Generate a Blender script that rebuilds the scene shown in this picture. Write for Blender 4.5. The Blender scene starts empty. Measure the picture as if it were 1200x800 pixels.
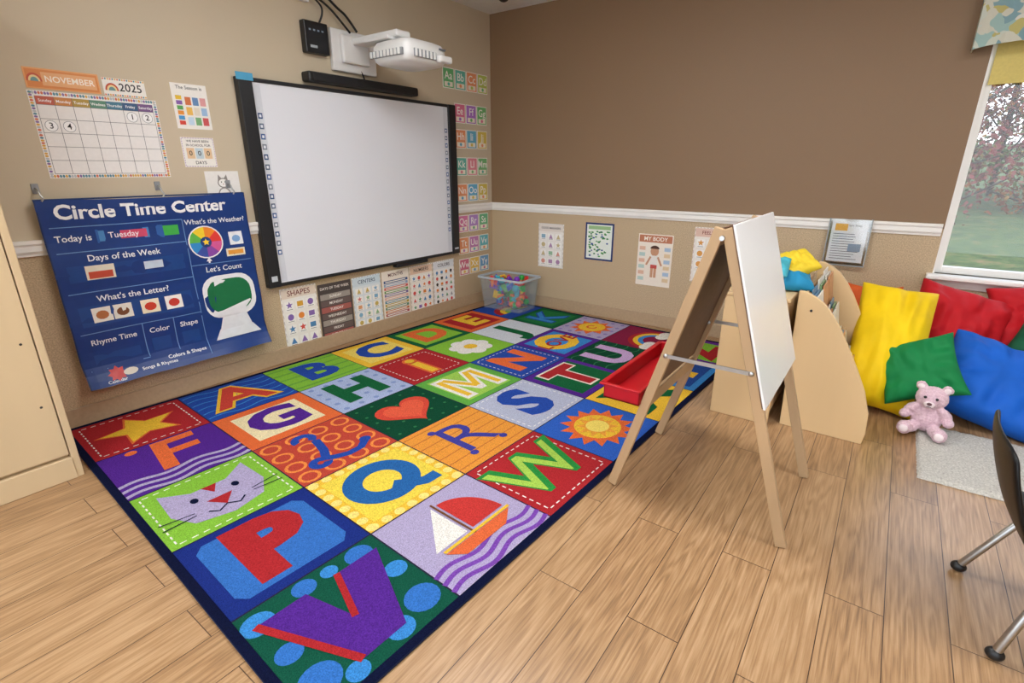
import bpy, bmesh, math, random
from mathutils import Matrix, Vector, Euler, noise as mnoise
random.seed(7)
sc=bpy.context.scene
try:
    sc.view_settings.view_transform='Standard'; sc.view_settings.look='None'
except Exception as e: print(e)
COL=bpy.context.collection

# ---------------------------------------------------------------- helpers
def lin(h):
    if isinstance(h,(tuple,list)): return tuple(h[:3])
    h=h.lstrip('#'); o=[]
    for i in (0,2,4):
        c=int(h[i:i+2],16)/255
        o.append(c/12.92 if c<=.04045 else ((c+.055)/1.055)**2.4)
    return tuple(o)
def nt(name):
    m=bpy.data.materials.new(name); m.use_nodes=True
    n=m.node_tree; return m,n,n.nodes['Principled BSDF']
def noise_node(n,scale,detail=4,vec=None,rough=.5):
    t=n.nodes.new('ShaderNodeTexNoise'); t.inputs['Scale'].default_value=scale
    t.inputs['Detail'].default_value=detail; t.inputs['Roughness'].default_value=rough
    if vec is not None: n.links.new(vec,t.inputs['Vector'])
    return t
def objcoord(n,scale=(1,1,1)):
    tc=n.nodes.new('ShaderNodeTexCoord'); mp=n.nodes.new('ShaderNodeMapping')
    mp.inputs['Scale'].default_value=scale
    n.links.new(tc.outputs['Object'],mp.inputs['Vector']); return mp.outputs['Vector']
def bump(n,b,src,strength,dist=.01):
    bp=n.nodes.new('ShaderNodeBump'); bp.inputs['Strength'].default_value=strength
    bp.inputs['Distance'].default_value=dist
    n.links.new(src,bp.inputs['Height']); n.links.new(bp.outputs['Normal'],b.inputs['Normal'])
def mat(name,col,rough=.6,ns=20,amt=.08,bp=0,bs=None,metal=0,spec=.5,scale=(1,1,1),coat=0):
    m,n,b=nt(name); c=lin(col); v=objcoord(n,scale)
    t=noise_node(n,ns,4,v); r=n.nodes.new('ShaderNodeValToRGB')
    r.color_ramp.elements[0].position=.3; r.color_ramp.elements[1].position=.7
    r.color_ramp.elements[0].color=(*[x*(1-amt) for x in c],1)
    r.color_ramp.elements[1].color=(*[min(1,x*(1+amt)) for x in c],1)
    n.links.new(t.outputs['Fac'],r.inputs['Fac']); n.links.new(r.outputs['Color'],b.inputs['Base Color'])
    b.inputs['Roughness'].default_value=rough; b.inputs['Metallic'].default_value=metal
    b.inputs['Specular IOR Level'].default_value=spec; b.inputs['Coat Weight'].default_value=coat
    if bp:
        t2=noise_node(n,bs or ns,5,v); bump(n,b,t2.outputs['Fac'],bp)
    return m
def link(o,parent=None):
    COL.objects.link(o)
    if parent: o.parent=parent
    return o
def empty(name,loc=(0,0,0)):
    e=bpy.data.objects.new(name,None); e.empty_display_size=.05; e.location=loc; COL.objects.link(e); bpy.context.view_layer.update(); return e
def mesh(name,V,F,m,parent=None,smooth=False,matrix=None):
    me=bpy.data.meshes.new(name); me.from_pydata([tuple(v) for v in V],[],F); me.update()
    if m: me.materials.append(m)
    if smooth: me.polygons.foreach_set('use_smooth',[True]*len(me.polygons))
    o=bpy.data.objects.new(name,me)
    if matrix is not None: o.matrix_world=matrix
    return link(o,parent)
def bev(o,w,seg=2):
    b=o.modifiers.new('b','BEVEL'); b.width=w; b.segments=seg; b.limit_method='ANGLE'; b.angle_limit=math.radians(40); return o
BF=[(0,3,2,1),(4,5,6,7),(0,1,5,4),(1,2,6,5),(2,3,7,6),(3,0,4,7)]
def bv(x0,x1,y0,y1,z0,z1): return [(x0,y0,z0),(x1,y0,z0),(x1,y1,z0),(x0,y1,z0),(x0,y0,z1),(x1,y0,z1),(x1,y1,z1),(x0,y1,z1)]
def boxes(name,L,m,parent=None,bevel=0):
    V=[];F=[]
    for b in L:
        o=len(V); V+=bv(*b); F+=[tuple(i+o for i in f) for f in BF]
    o=mesh(name,V,F,m,parent)
    if bevel: bev(o,bevel)
    return o
def box(name,x0,x1,y0,y1,z0,z1,m,parent=None,bevel=.003): return boxes(name,[(x0,x1,y0,y1,z0,z1)],m,parent,bevel)
def beam(name,p,q,w,t,m,parent=None,side=Vector((0,1,0)),bevel=.003):
    p=Vector(p);q=Vector(q);d=(q-p).normalized(); s=(side-d*side.dot(d)).normalized(); n=d.cross(s)
    V=[]
    for e in (p,q):
        for a,b in ((-1,-1),(1,-1),(1,1),(-1,1)): V.append(e+s*a*w/2+n*b*t/2)
    o=mesh(name,V,BF,m,parent); return bev(o,bevel) if bevel else o
def tube(name,pts,r,m,parent=None,smooth=True,res=4):
    cu=bpy.data.curves.new(name,'CURVE'); cu.dimensions='3D'; cu.bevel_depth=r; cu.bevel_resolution=res; cu.use_fill_caps=True
    sp=cu.splines.new('POLY' if not smooth else 'NURBS'); sp.points.add(len(pts)-1)
    for i,pt in enumerate(pts): sp.points[i].co=(*pt,1)
    if smooth: sp.use_endpoint_u=True; sp.order_u=3
    cu.resolution_u=8; cu.materials.append(m)
    ob=bpy.data.objects.new(name,cu); me=bpy.data.meshes.new_from_object(ob); bpy.data.objects.remove(ob)
    me.polygons.foreach_set('use_smooth',[True]*len(me.polygons))
    if not me.materials: me.materials.append(m)
    return link(bpy.data.objects.new(name,me),parent)
def extrude(name,pts,axis,a0,a1,m,parent=None,bevel=.003):
    def mk(p,a): return {'y':(p[0],a,p[1]),'x':(a,p[0],p[1]),'z':(p[0],p[1],a)}[axis]
    n=len(pts); V=[mk(p,a0) for p in pts]+[mk(p,a1) for p in pts]
    F=[tuple(range(n)),tuple(range(2*n-1,n-1,-1))]+[(i,i+n,(i+1)%n+n,(i+1)%n) for i in range(n)]
    o=mesh(name,V,F,m,parent)
    bm=bmesh.new(); bm.from_mesh(o.data); bmesh.ops.recalc_face_normals(bm,faces=bm.faces); bm.to_mesh(o.data); bm.free()
    return bev(o,bevel) if bevel else o
def ball(name,loc,r,m,parent=None,scale=(1,1,1),seg=20,rot=(0,0,0)):
    bm=bmesh.new(); bmesh.ops.create_uvsphere(bm,u_segments=seg,v_segments=seg//2+2,radius=r)
    me=bpy.data.meshes.new(name); M=Matrix.Translation(loc)@Euler(rot).to_matrix().to_4x4()@Matrix.Diagonal((*scale,1))
    bm.transform(M); bm.to_mesh(me); bm.free(); me.polygons.foreach_set('use_smooth',[True]*len(me.polygons))
    me.materials.append(m); return link(bpy.data.objects.new(name,me),parent)

# ---- flat printed artwork built as layered coloured geometry
_g={}
def glyphs(s,bold):
    k=(s,bold)
    if k not in _g:
        cu=bpy.data.curves.new('t','FONT'); cu.body=s; cu.size=1; cu.offset=bold; cu.resolution_u=3
        cu.align_x='CENTER'; cu.align_y='CENTER'
        ob=bpy.data.objects.new('t',cu); me=bpy.data.meshes.new_from_object(ob)
        _g[k]=([tuple(v.co) for v in me.vertices],[tuple(p.vertices) for p in me.polygons])
        bpy.data.objects.remove(ob); bpy.data.meshes.remove(me); bpy.data.curves.remove(cu)
    return _g[k]
class Art:
    def __init__(s,lz=.0006): s.V=[];s.F=[];s.C=[];s.T=(0,0,1,1);s.lz=lz;s.k=0
    def at(s,x,y,w,h): s.T=(x,y,w,h); return s
    def add(s,pts,F,c,z):
        o=len(s.V); ox,oy,sx,sy=s.T; s.k+=1; e=(s.k%60)*.000005
        s.V+=[(ox+x*sx,oy+y*sy,z*s.lz+e) for x,y in pts]; c=lin(c)
        for f in F: s.F.append(tuple(i+o for i in f)); s.C.append(c)
    def poly(s,pts,c,z):
        a=sum(pts[i][0]*pts[(i+1)%len(pts)][1]-pts[(i+1)%len(pts)][0]*pts[i][1] for i in range(len(pts)))
        if a<0: pts=pts[::-1]
        s.add(pts,[tuple(range(len(pts)))],c,z)
    def rect(s,x0,y0,x1,y1,c,z,n=1,m=1):
        P=[(x0+(x1-x0)*i/n,y0+(y1-y0)*j/m) for j in range(m+1) for i in range(n+1)]
        s.add(P,[(j*(n+1)+i,j*(n+1)+i+1,(j+1)*(n+1)+i+1,(j+1)*(n+1)+i) for j in range(m) for i in range(n)],c,z)
    def ell(s,cx,cy,rx,ry,c,z,n=22,a0=0,a1=360):
        full=a1-a0>=360
        P=[(cx+rx*math.cos(math.radians(a0+(a1-a0)*i/n)),cy+ry*math.sin(math.radians(a0+(a1-a0)*i/n))) for i in range(n+(0 if full else 1))]
        if not full: P.append((cx,cy))
        s.poly(P,c,z)
    def arc(s,cx,cy,r0,r1,a0,a1,c,z,n=20):
        P=[];F=[]
        for i in range(n+1):
            a=math.radians(a0+(a1-a0)*i/n); P+=[(cx+r0*math.cos(a),cy+r0*math.sin(a)),(cx+r1*math.cos(a),cy+r1*math.sin(a))]
        F=[(2*i,2*i+1,2*i+3,2*i+2) for i in range(n)]; s.add(P,F,c,z)
    def line(s,pts,w,c,z,n=1):
        for k in range(len(pts)-1):
            (x0,y0),(x1,y1)=pts[k],pts[k+1]; L=math.hypot(x1-x0,y1-y0) or 1; nx,ny=-(y1-y0)/L*w/2,(x1-x0)/L*w/2
            for i in range(n):
                a,b=i/n,(i+1)/n; ax,ay=x0+(x1-x0)*a,y0+(y1-y0)*a; bx,by=x0+(x1-x0)*b,y0+(y1-y0)*b
                s.poly([(ax-nx,ay-ny),(bx-nx,by-ny),(bx+nx,by+ny),(ax+nx,ay+ny)],c,z)
    def stroke(s,pts,w,c,z):
        n=len(pts); P=[]
        for i in range(n):
            a=Vector(pts[max(0,i-1)]); b=Vector(pts[min(n-1,i+1)]); d=(b-a).normalized(); nn=Vector((-d.y,d.x))*w/2
            P+=[(pts[i][0]-nn.x,pts[i][1]-nn.y),(pts[i][0]+nn.x,pts[i][1]+nn.y)]
        s.add(P,[(2*i,2*i+2,2*i+3,2*i+1) for i in range(n-1)],c,z)
    def wave(s,x0,x1,y,amp,k,w,c,z,ph=0,n=24):
        s.stroke([(x0+(x1-x0)*i/n,y+amp*math.sin(k*math.pi*2*i/n+ph)) for i in range(n+1)],w,c,z)
    def dash(s,x0,y0,x1,y1,c,z,n=11,w=.012):
        for (a,b),(d,e) in (((x0,y0),(x1,y0)),((x1,y0),(x1,y1)),((x1,y1),(x0,y1)),((x0,y1),(x0,y0))):
            for i in range(n):
                t0=(i+.2)/n;t1=(i+.75)/n
                s.line([(a+(d-a)*t0,b+(e-b)*t0),(a+(d-a)*t1,b+(e-b)*t1)],w,c,z)
    def star(s,cx,cy,R,r,c,z,n=5,rot=90):
        s.poly([(cx+(R if i%2==0 else r)*math.cos(math.radians(rot+180*i/n)),cy+(R if i%2==0 else r)*math.sin(math.radians(rot+180*i/n))) for i in range(2*n)],c,z)
    def text(s,t,x,y,size,c,z,bold=.0,rot=0,shear=0,sx=1):
        V,F=glyphs(t,bold); ca,sa=math.cos(math.radians(rot)),math.sin(math.radians(rot)); P=[]
        for vx,vy,_ in V:
            vx=(vx+shear*vy)*sx*size; vy*=size; P.append((x+vx*ca-vy*sa,y+vx*sa+vy*ca))
        s.add(P,F,c,z)
    def make(s,name,M,m,deform=None,parent=None,back=None):
        V=s.V
        if deform: V=[deform(*v) for v in V]
        me=bpy.data.meshes.new(name); me.from_pydata(V,[],s.F); me.update()
        a=me.color_attributes.new('Col','FLOAT_COLOR','CORNER'); buf=[]
        for p,c in zip(me.polygons,s.C): buf+=[*c,1.0]*p.loop_total
        a.data.foreach_set('color',buf); me.materials.append(m)
        o=bpy.data.objects.new(name,me); o.matrix_world=M; return link(o,parent)
def artmat(name,rough=.6,ns=200,amt=.06,bp=0,bs=400,spec=.4,dist=.01,sat=1,val=1):
    m,n,b=nt(name); at=n.nodes.new('ShaderNodeAttribute'); at.attribute_name='Col'
    hs=n.nodes.new('ShaderNodeHueSaturation'); hs.inputs['Saturation'].default_value=sat; hs.inputs['Value'].default_value=val; n.links.new(at.outputs['Color'],hs.inputs['Color'])
    v=objcoord(n); t=noise_node(n,ns,3,v)
    mr=n.nodes.new('ShaderNodeMapRange'); mr.inputs['From Min'].default_value=.3; mr.inputs['From Max'].default_value=.7
    mr.inputs['To Min'].default_value=1-amt; mr.inputs['To Max'].default_value=1+amt
    n.links.new(t.outputs['Fac'],mr.inputs['Value'])
    mx=n.nodes.new('ShaderNodeVectorMath'); mx.operation='SCALE'
    n.links.new(hs.outputs['Color'],mx.inputs[0]); n.links.new(mr.outputs['Result'],mx.inputs['Scale'])
    n.links.new(mx.outputs['Vector'],b.inputs['Base Color']); b.inputs['Roughness'].default_value=rough
    b.inputs['Specular IOR Level'].default_value=spec
    if bp: t2=noise_node(n,bs,2,v); bump(n,b,t2.outputs['Fac'],bp,dist)
    return m
M_PRINT=artmat('printed_paper',.45,60,.02)
M_RUG=artmat('rug_pile',.95,240,.30,.8,380,.06,.006,.95,.93)
M_VINYL=artmat('vinyl_print',.42,30,.04,.25,9,.5,.01)
def leftM(y,z,off=.0): return Matrix(((0,0,1,off),(1,0,0,y),(0,1,0,z),(0,0,0,1)))
def backM(x,z,off=.0): return Matrix(((1,0,0,x),(0,0,-1,-off),(0,1,0,z),(0,0,0,1)))

# ---------------------------------------------------------------- materials
def wall_mat(name,upper,lower):
    m,n,b=nt(name); g=n.nodes.new('ShaderNodeNewGeometry'); sp=n.nodes.new('ShaderNodeSeparateXYZ')
    n.links.new(g.outputs['Position'],sp.inputs[0]); v=objcoord(n)
    c=n.nodes.new('ShaderNodeMath'); c.operation='GREATER_THAN'; c.inputs[1].default_value=.92; n.links.new(sp.outputs['Z'],c.inputs[0])
    t=noise_node(n,150,6,v,.7); r=n.nodes.new('ShaderNodeValToRGB'); L=lin(lower)
    r.color_ramp.elements[0].position=.36; r.color_ramp.elements[1].position=.64
    r.color_ramp.elements[0].color=(*[x*.72 for x in L],1); r.color_ramp.elements[1].color=(*[min(1,x*1.25) for x in L],1)
    n.links.new(t.outputs['Fac'],r.inputs['Fac'])
    t2=noise_node(n,2,3,v); r2=n.nodes.new('ShaderNodeValToRGB'); U=lin(upper)
    r2.color_ramp.elements[0].color=(*[x*.97 for x in U],1); r2.color_ramp.elements[1].color=(*[x*1.03 for x in U],1)
    n.links.new(t2.outputs['Fac'],r2.inputs['Fac'])
    mx=n.nodes.new('ShaderNodeMix'); mx.data_type='RGBA'; n.links.new(c.outputs[0],mx.inputs['Factor'])
    n.links.new(r.outputs['Color'],mx.inputs['A']); n.links.new(r2.outputs['Color'],mx.inputs['B'])
    n.links.new(mx.outputs['Result'],b.inputs['Base Color']); b.inputs['Roughness'].default_value=.55
    b.inputs['Specular IOR Level'].default_value=.4
    t3=noise_node(n,90,3,v); bump(n,b,t3.outputs['Fac'],.08,.003); return m
M_WL=wall_mat('paint_beige','#c9bba2','#c0aa8a'); M_WB=wall_mat('paint_taupe','#886d52','#c0aa8a')
M_CEIL=mat('ceiling_paint','#dcdcda',.8,40,.03)
M_TRIM=mat('white_trim','#f0eee9',.4,10,.02)
M_BASE=mat('baseboard_vinyl','#b39a7c',.5,60,.06)
def floor_mat():
    m,n,b=nt('oak_planks'); g=n.nodes.new('ShaderNodeNewGeometry'); sp=n.nodes.new('ShaderNodeSeparateXYZ'); n.links.new(g.outputs['Position'],sp.inputs[0])
    cb=n.nodes.new('ShaderNodeCombineXYZ'); n.links.new(sp.outputs['Y'],cb.inputs['X']); n.links.new(sp.outputs['X'],cb.inputs['Y'])
    br=n.nodes.new('ShaderNodeTexBrick'); br.offset=.37; br.inputs['Scale'].default_value=1; br.inputs['Brick Width'].default_value=1.22
    br.inputs['Row Height'].default_value=.155; br.inputs['Mortar Size'].default_value=.0014; br.inputs['Mortar Smooth'].default_value=.1
    br.inputs['Color1'].default_value=(0,0,0,1); br.inputs['Color2'].default_value=(1,1,1,1); br.inputs['Mortar'].default_value=(.5,.5,.5,1)
    n.links.new(cb.outputs[0],br.inputs['Vector'])
    sh=n.nodes.new('ShaderNodeVectorMath'); sh.operation='SCALE'; sh.inputs['Scale'].default_value=7.3; n.links.new(br.outputs['Color'],sh.inputs[0])
    ad=n.nodes.new('ShaderNodeVectorMath'); ad.operation='ADD'; n.links.new(cb.outputs[0],ad.inputs[0]); n.links.new(sh.outputs[0],ad.inputs[1])
    mp=n.nodes.new('ShaderNodeMapping'); mp.inputs['Scale'].default_value=(.8,9,1); n.links.new(ad.outputs[0],mp.inputs['Vector'])
    t=noise_node(n,2.0,2,mp.outputs[0],.5)
    ws=n.nodes.new('ShaderNodeMath'); ws.operation='MULTIPLY'; ws.inputs[1].default_value=48; n.links.new(t.outputs['Fac'],ws.inputs[0])
    sn=n.nodes.new('ShaderNodeMath'); sn.operation='SINE'; n.links.new(ws.outputs[0],sn.inputs[0])
    mp2=n.nodes.new('ShaderNodeMapping'); mp2.inputs['Scale'].default_value=(4,150,1); n.links.new(ad.outputs[0],mp2.inputs['Vector'])
    t2=noise_node(n,1,5,mp2.outputs[0],.7)
    s1=n.nodes.new('ShaderNodeMath'); s1.operation='MULTIPLY_ADD'; s1.inputs[1].default_value=.085; s1.inputs[2].default_value=0; n.links.new(sn.outputs[0],s1.inputs[0])
    s2=n.nodes.new('ShaderNodeMath'); s2.operation='MULTIPLY_ADD'; s2.inputs[1].default_value=.95; n.links.new(t2.outputs['Fac'],s2.inputs[0]); n.links.new(s1.outputs[0],s2.inputs[2])
    bw=n.nodes.new('ShaderNodeMath'); bw.operation='MULTIPLY_ADD'; bw.inputs[1].default_value=.14; n.links.new(br.outputs['Color'],bw.inputs[0]); n.links.new(s2.outputs[0],bw.inputs[2])
    r=n.nodes.new('ShaderNodeValToRGB'); e=r.color_ramp.elements; e[0].position=.2; e[0].color=(*lin('#72553b'),1); e[1].position=.88; e[1].color=(*lin('#c2a07a'),1)
    k=r.color_ramp.elements.new(.54); k.color=(*lin('#a5815b'),1)
    n.links.new(bw.outputs[0],r.inputs['Fac'])
    mx=n.nodes.new('ShaderNodeMix'); mx.data_type='RGBA'; n.links.new(br.outputs['Fac'],mx.inputs['Factor']); n.links.new(r.outputs['Color'],mx.inputs['A']); mx.inputs['B'].default_value=(*lin('#4a3424'),1)
    n.links.new(mx.outputs['Result'],b.inputs['Base Color']); b.inputs['Roughness'].default_value=.3; b.inputs['Specular IOR Level'].default_value=.58
    bump(n,b,t2.outputs['Fac'],.10,.002); return m
M_FLOOR=floor_mat()
M_MAPLE=mat('maple_veneer','#d9ba8c',.4,3,.08,.04,8,scale=(1,1,.12))
M_CAB=mat('cabinet_laminate','#d0b892',.42,3,.06,.03,8,scale=(1,1,.1))
M_PINE=mat('easel_pine','#b99a74',.5,6,.14,.05,20,scale=(1,1,.15))
M_BROWN=mat('hardboard_brown','#6b4f3a',.6,40,.1)
M_WHITE=mat('dry_erase_white','#eef0f1',.25,4,.01)
M_BOARD=mat('projection_surface','#e4e7ee',.42,2,.01)
M_BLACK=mat('black_plastic','#141518',.4,50,.1)
M_DARK=mat('charcoal_plastic','#1c1e22',.45,80,.1,.05,200)
M_CHAIR=mat('chair_shell_plastic','#0c0d10',.4,80,.1,.05,200,spec=.3)
M_PW=mat('white_plastic','#e4e4e2',.35,12,.02)
M_GREY=mat('grey_plastic','#8d9094',.45,12,.04)
M_METAL=mat('brushed_steel','#b8babb',.28,60,.06,metal=1)
M_RED=mat('red_tray_plastic','#b80f1c',.3,20,.05)
def plain(name,c,rough=.5): return mat(name,c,rough,30,.04)

# ---------------------------------------------------------------- room shell
H=2.54
box('floor',-.15,6.2,-6.5,.15,-.1,0,M_FLOOR,bevel=0)
box('ceiling',-.15,6.2,-6.5,.15,H,H+.1,M_CEIL,bevel=0)
box('wall_left',-.15,0,-6.5,.15,0,H,M_WL,bevel=0)
WX0,WX1,WZ0,WZ1=3.46,4.72,.655,2.06
boxes('wall_back',[(0,WX0,0,.15,0,H),(WX0,WX1,0,.15,0,WZ0),(WX0,WX1,0,.15,WZ1,H),(WX1,6.2,0,.15,0,H)],M_WB)
box('wall_right',6.2,6.35,-6.5,.15,0,H,M_WB,bevel=0)
box('baseboard_left',0,.012,-3.565,-.012,0,.1,M_BASE)
box('baseboard_back',0.0,6.2,-.012,0,0,.1,M_BASE)
prof=[(0,.878),(.012,.878),(.014,.888),(.022,.9),(.022,.925),(.028,.935),(.028,.95),(0,.95)]
extrude('trim_1',[(a,z) for a,z in prof],'y',-3.565,0,M_TRIM,bevel=0)
extrude('trim_2',[(-a,z) for a,z in prof],'x',.02,WX0-.01,M_TRIM,bevel=0)
w=empty('window_1')
fr=.04
boxes('frame',[(WX0,WX0+fr,.03,.09,WZ0,WZ1),(WX1-fr,WX1,.03,.09,WZ0,WZ1),(WX0+fr,WX1-fr,.03,.09,WZ0,WZ0+fr),(WX0+fr,WX1-fr,.03,.09,WZ1-fr,WZ1),(WX0+.62,WX0+.65,.04,.08,WZ0+fr,WZ1-fr)],M_TRIM,w,.003)
boxes('jamb_liner',[(WX0-.001,WX0+.008,-.004,.15,WZ0,WZ1),(WX1-.008,WX1+.001,-.004,.15,WZ0,WZ1)],M_TRIM,w)
m,n,b=nt('window_glass'); out=n.nodes['Material Output']; tr=n.nodes.new('ShaderNodeBsdfTransparent'); gl=n.nodes.new('ShaderNodeBsdfGlossy'); gl.inputs['Roughness'].default_value=.02
ms=n.nodes.new('ShaderNodeMixShader'); ms.inputs[0].default_value=.05; n.links.new(tr.outputs[0],ms.inputs[1]); n.links.new(gl.outputs[0],ms.inputs[2]); n.links.new(ms.outputs[0],out.inputs[0]); M_GLASS=m
box('glass_pane',WX0+fr,WX1-fr,.056,.062,WZ0+fr,WZ1-fr,M_GLASS,w,0)
extrude('sill',[(.1,.655),(-.07,.655),(-.078,.648),(-.078,.632),(-.07,.625),(-.02,.62),(-.015,.575),(0,.57),(0,.62),(.1,.62)],'x',WX0-.03,WX1+.03,M_TRIM,w,.002)
shade=mat('roller_shade','#d9c676',.8,80,.05)
boxes('roller_blind',[(WX0+.02,WX1-.02,.012,.016,1.72,2.05),(WX0+.02,WX1-.02,.006,.022,1.70,1.722)],shade,w,.001)
def valmat():
    m,n,b=nt('valance_fabric'); v=objcoord(n); vo=n.nodes.new('ShaderNodeTexVoronoi'); vo.inputs['Scale'].default_value=22
    n1=noise_node(n,9,2,v); ad=n.nodes.new('ShaderNodeMixRGB'); ad.inputs[0].default_value=.15; n.links.new(v,ad.inputs[1]); n.links.new(n1.outputs['Color'],ad.inputs[2]); n.links.new(ad.outputs[0],vo.inputs['Vector'])
    r=n.nodes.new('ShaderNodeValToRGB'); r.color_ramp.interpolation='CONSTANT'; e=r.color_ramp.elements; e[0].color=(*lin('#9cb9b4'),1); e[1].position=.25; e[1].color=(*lin('#c9c8b8'),1)
    for p,c in ((.45,'#d3d3c8'),(.6,'#b9b070'),(.72,'#7fa0a8'),(.86,'#c6ccbf')): k=e.new(p); k.color=(*lin(c),1)
    sp=n.nodes.new('ShaderNodeSeparateColor'); n.links.new(vo.outputs['Color'],sp.inputs[0]); n.links.new(sp.outputs[0],r.inputs['Fac']); n.links.new(r.outputs['Color'],b.inputs['Base Color']); b.inputs['Roughness'].default_value=.9
    return m
V=[];F=[]; N=60
path=[(3.37,0.0)]+[(3.37,-.12)]+[(3.37+1.42*i/N,-.12-.006*math.sin(i*.9)) for i in range(1,N)]+[(4.79,-.12),(4.79,0)]
for i,(x,y) in enumerate(path):
    zb=1.865+.02*math.sin((x-3.37)*9)
    for z in (zb,2.0,2.12,2.25): V.append((x,y,z))
for i in range(len(path)-1):
    for j in range(3): a=i*4+j; F.append((a,a+4,a+5,a+1))
o=mesh('window_valance',V,F,valmat()); s_=o.modifiers.new('s','SOLIDIFY'); s_.thickness=.006
em=bpy.data.materials.new('light_diffuser'); em.use_nodes=True; nb=em.node_tree.nodes['Principled BSDF']; nb.inputs['Emission Color'].default_value=(.97,.985,1,1); nb.inputs['Emission Strength'].default_value=16
for (x,y) in ((1.9,-2.3),(4.2,-2.3),(1.9,-4.9),(4.2,-4.9)):
    e=empty('ceiling_light',(x,y,H)); 
    boxes('housing',[(-.62,.62,-.32,-.30,-.03,0),(-.62,.62,.30,.32,-.03,0),(-.62,-.60,-.3,.3,-.03,0),(.60,.62,-.3,.3,-.03,0)],M_TRIM,e)
    box('diffuser',-.6,.6,-.3,.3,-.018,-.002,em,e,0)

# ---------------------------------------------------------------- rug
R=Art(.0007)
CW,CH=3.457/7,2.272/5
def cell(i,r,bg):
    R.at(i*CW,(4-r)*CH,CW,CH); R.rect(0,0,1,1,bg,1)
RED='#b00d18';ORG='#e8640f';YEL='#f2c00a';LIME='#84c22c';GRN='#0b6236';DGR='#084930';BLU='#0d44a6';SKY='#2386d2';PUR='#521a90';LIL='#b1a6cb';NAV='#0a1234';WHT='#f0ece4';CRM='#f3e2b0'
random.seed(3)
cell(0,0,RED); R.dash(.07,.07,.93,.93,WHT,2); R.star(.5,.48,.40,.18,ORG,3,rot=100); R.star(.5,.48,.35,.16,YEL,4,rot=100)
cell(1,0,BLU); [R.wave(.02,.98,.1+.16*k,.03,2,.02,SKY,2) for k in range(6)]; R.text('A',.5,.5,.92,YEL,3,.06); R.text('A',.5,.5,.9,'#d4361f',4,.025)
cell(2,0,LIME); [R.line([(.0,.1+.2*k),(1,.1+.2*k)],.05,'#6fae35',2) for k in range(5)]; R.text('B',.5,.5,.85,BLU,3,.045)
cell(3,0,YEL); R.rect(.12,.12,.88,.88,'#f4d65a',2); R.text('C',.5,.5,.85,BLU,3,.05)
cell(4,0,GRN); R.rect(.1,.1,.9,.9,LIME,2); R.text('D',.5,.5,.85,ORG,3,.05)
cell(5,0,ORG); R.rect(.12,.12,.88,.88,RED,2); R.text('E',.5,.5,.8,YEL,3,.05)
cell(6,0,BLU); R.arc(.5,.3,.30,.42,0,180,RED,2); R.arc(.5,.3,.2,.3,0,180,YEL,2); R.arc(.5,.3,.1,.2,0,180,LIME,2)
cell(0,1,PUR); [R.wave(0,1,.06+.11*k,.03,2,.045,LIL,2,n=24) for k in range(3)]; R.text('F',.55,.6,.92,ORG,3,.02,shear=.1); R.ell(.26,.92,.05,.05,ORG,3)
cell(1,1,ORG); R.rect(.14,.14,.86,.86,CRM,2); R.text('G',.5,.5,.8,PUR,3,.045)
cell(2,1,'#a9b9de'); [R.ell(.1+.2*a,.1+.2*c,.035,.035,'#8296cc',2,8) for a in range(5) for c in range(5)]; R.text('H',.5,.5,.85,GRN,3,.055)
cell(3,1,RED); R.dash(.1,.1,.9,.9,WHT,2); R.text('i',.5,.47,.95,ORG,3,.06); R.text('i',.5,.47,.95,YEL,4,.02)
cell(4,1,LIME)
for k in range(7): R.ell(.5+.22*math.cos(k*.9),.5+.22*math.sin(k*.9),.13,.13,WHT,2,14)
R.ell(.5,.5,.11,.11,YEL,3,14)
cell(5,1,'#d6dce6'); R.text('J',.5,.5,.9,GRN,3,.05)
cell(6,1,GRN); R.rect(.1,.1,.9,.9,'#1c7a3c',2); R.text('K',.5,.5,.85,BLU,3,.045); R.text('K',.5,.5,.85,SKY,4,.01)
cell(0,2,LIME); R.dash(.06,.06,.94,.94,WHT,2)
R.poly([(.16,.86),(.36,.70),(.64,.70),(.84,.88),(.86,.45),(.76,.22),(.5,.14),(.24,.22),(.14,.45)],LIL,3); R.poly([(.40,.46),(.60,.46),(.5,.30)],RED,5); R.ell(.34,.55,.03,.045,NAV,5,10);R.ell(.66,.55,.03,.045,NAV,5,10)
R.poly([(.44,.70),(.56,.70),(.5,.56)],RED,4); R.stroke([(.36,.3),(.42,.24),(.5,.30),(.58,.24),(.64,.3)],.018,NAV,5)
for q in (-1,1):
    for k in range(2): R.line([(.5+q*.22,.36-.04*k),(.5+q*.46,.40-.1*k)],.012,NAV,5)
cell(1,2,'#c23a22'); [R.arc(.12+.25*a,.12+.25*c,.07,.1,0,360,'#f08a2a',2,12) for a in range(4) for c in range(4)]
# script L : ribbon split in layers where it crosses itself
R.arc(.42,.80,.045,.125,-60,200,BLU,3,18); R.stroke([(.49,.70),(.47,.58),(.44,.44),(.38,.30)],.085,BLU,3.3); R.arc(.30,.25,.03,.11,20,340,BLU,3.6,20); R.stroke([(.36,.30),(.44,.24),(.56,.19),(.70,.20),(.82,.30)],.085,BLU,3.9); R.ell(.82,.31,.06,.06,BLU,4.2,14)
cell(2,2,DGR); [R.ell(.1+.2*a,.1+.2*c,.02,.02,'#2a7a4a',2,6) for a in range(5) for c in range(5)]
hp=[(.5+.34*math.sin(t)**3,.5+.022*(13*math.cos(t)-5*math.cos(2*t)-2*math.cos(3*t)-math.cos(4*t))) for t in [2*math.pi*k/36 for k in range(36)]]; R.poly(hp,'#d93a1c',3)
R.poly([(.5+(x-.5)*.75,.5+(y-.5)*.75) for x,y in hp],'#e8532a',4)
cell(3,2,'#5fae3c'); R.rect(.12,.1,.88,.9,'#9fd04a',2)
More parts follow.
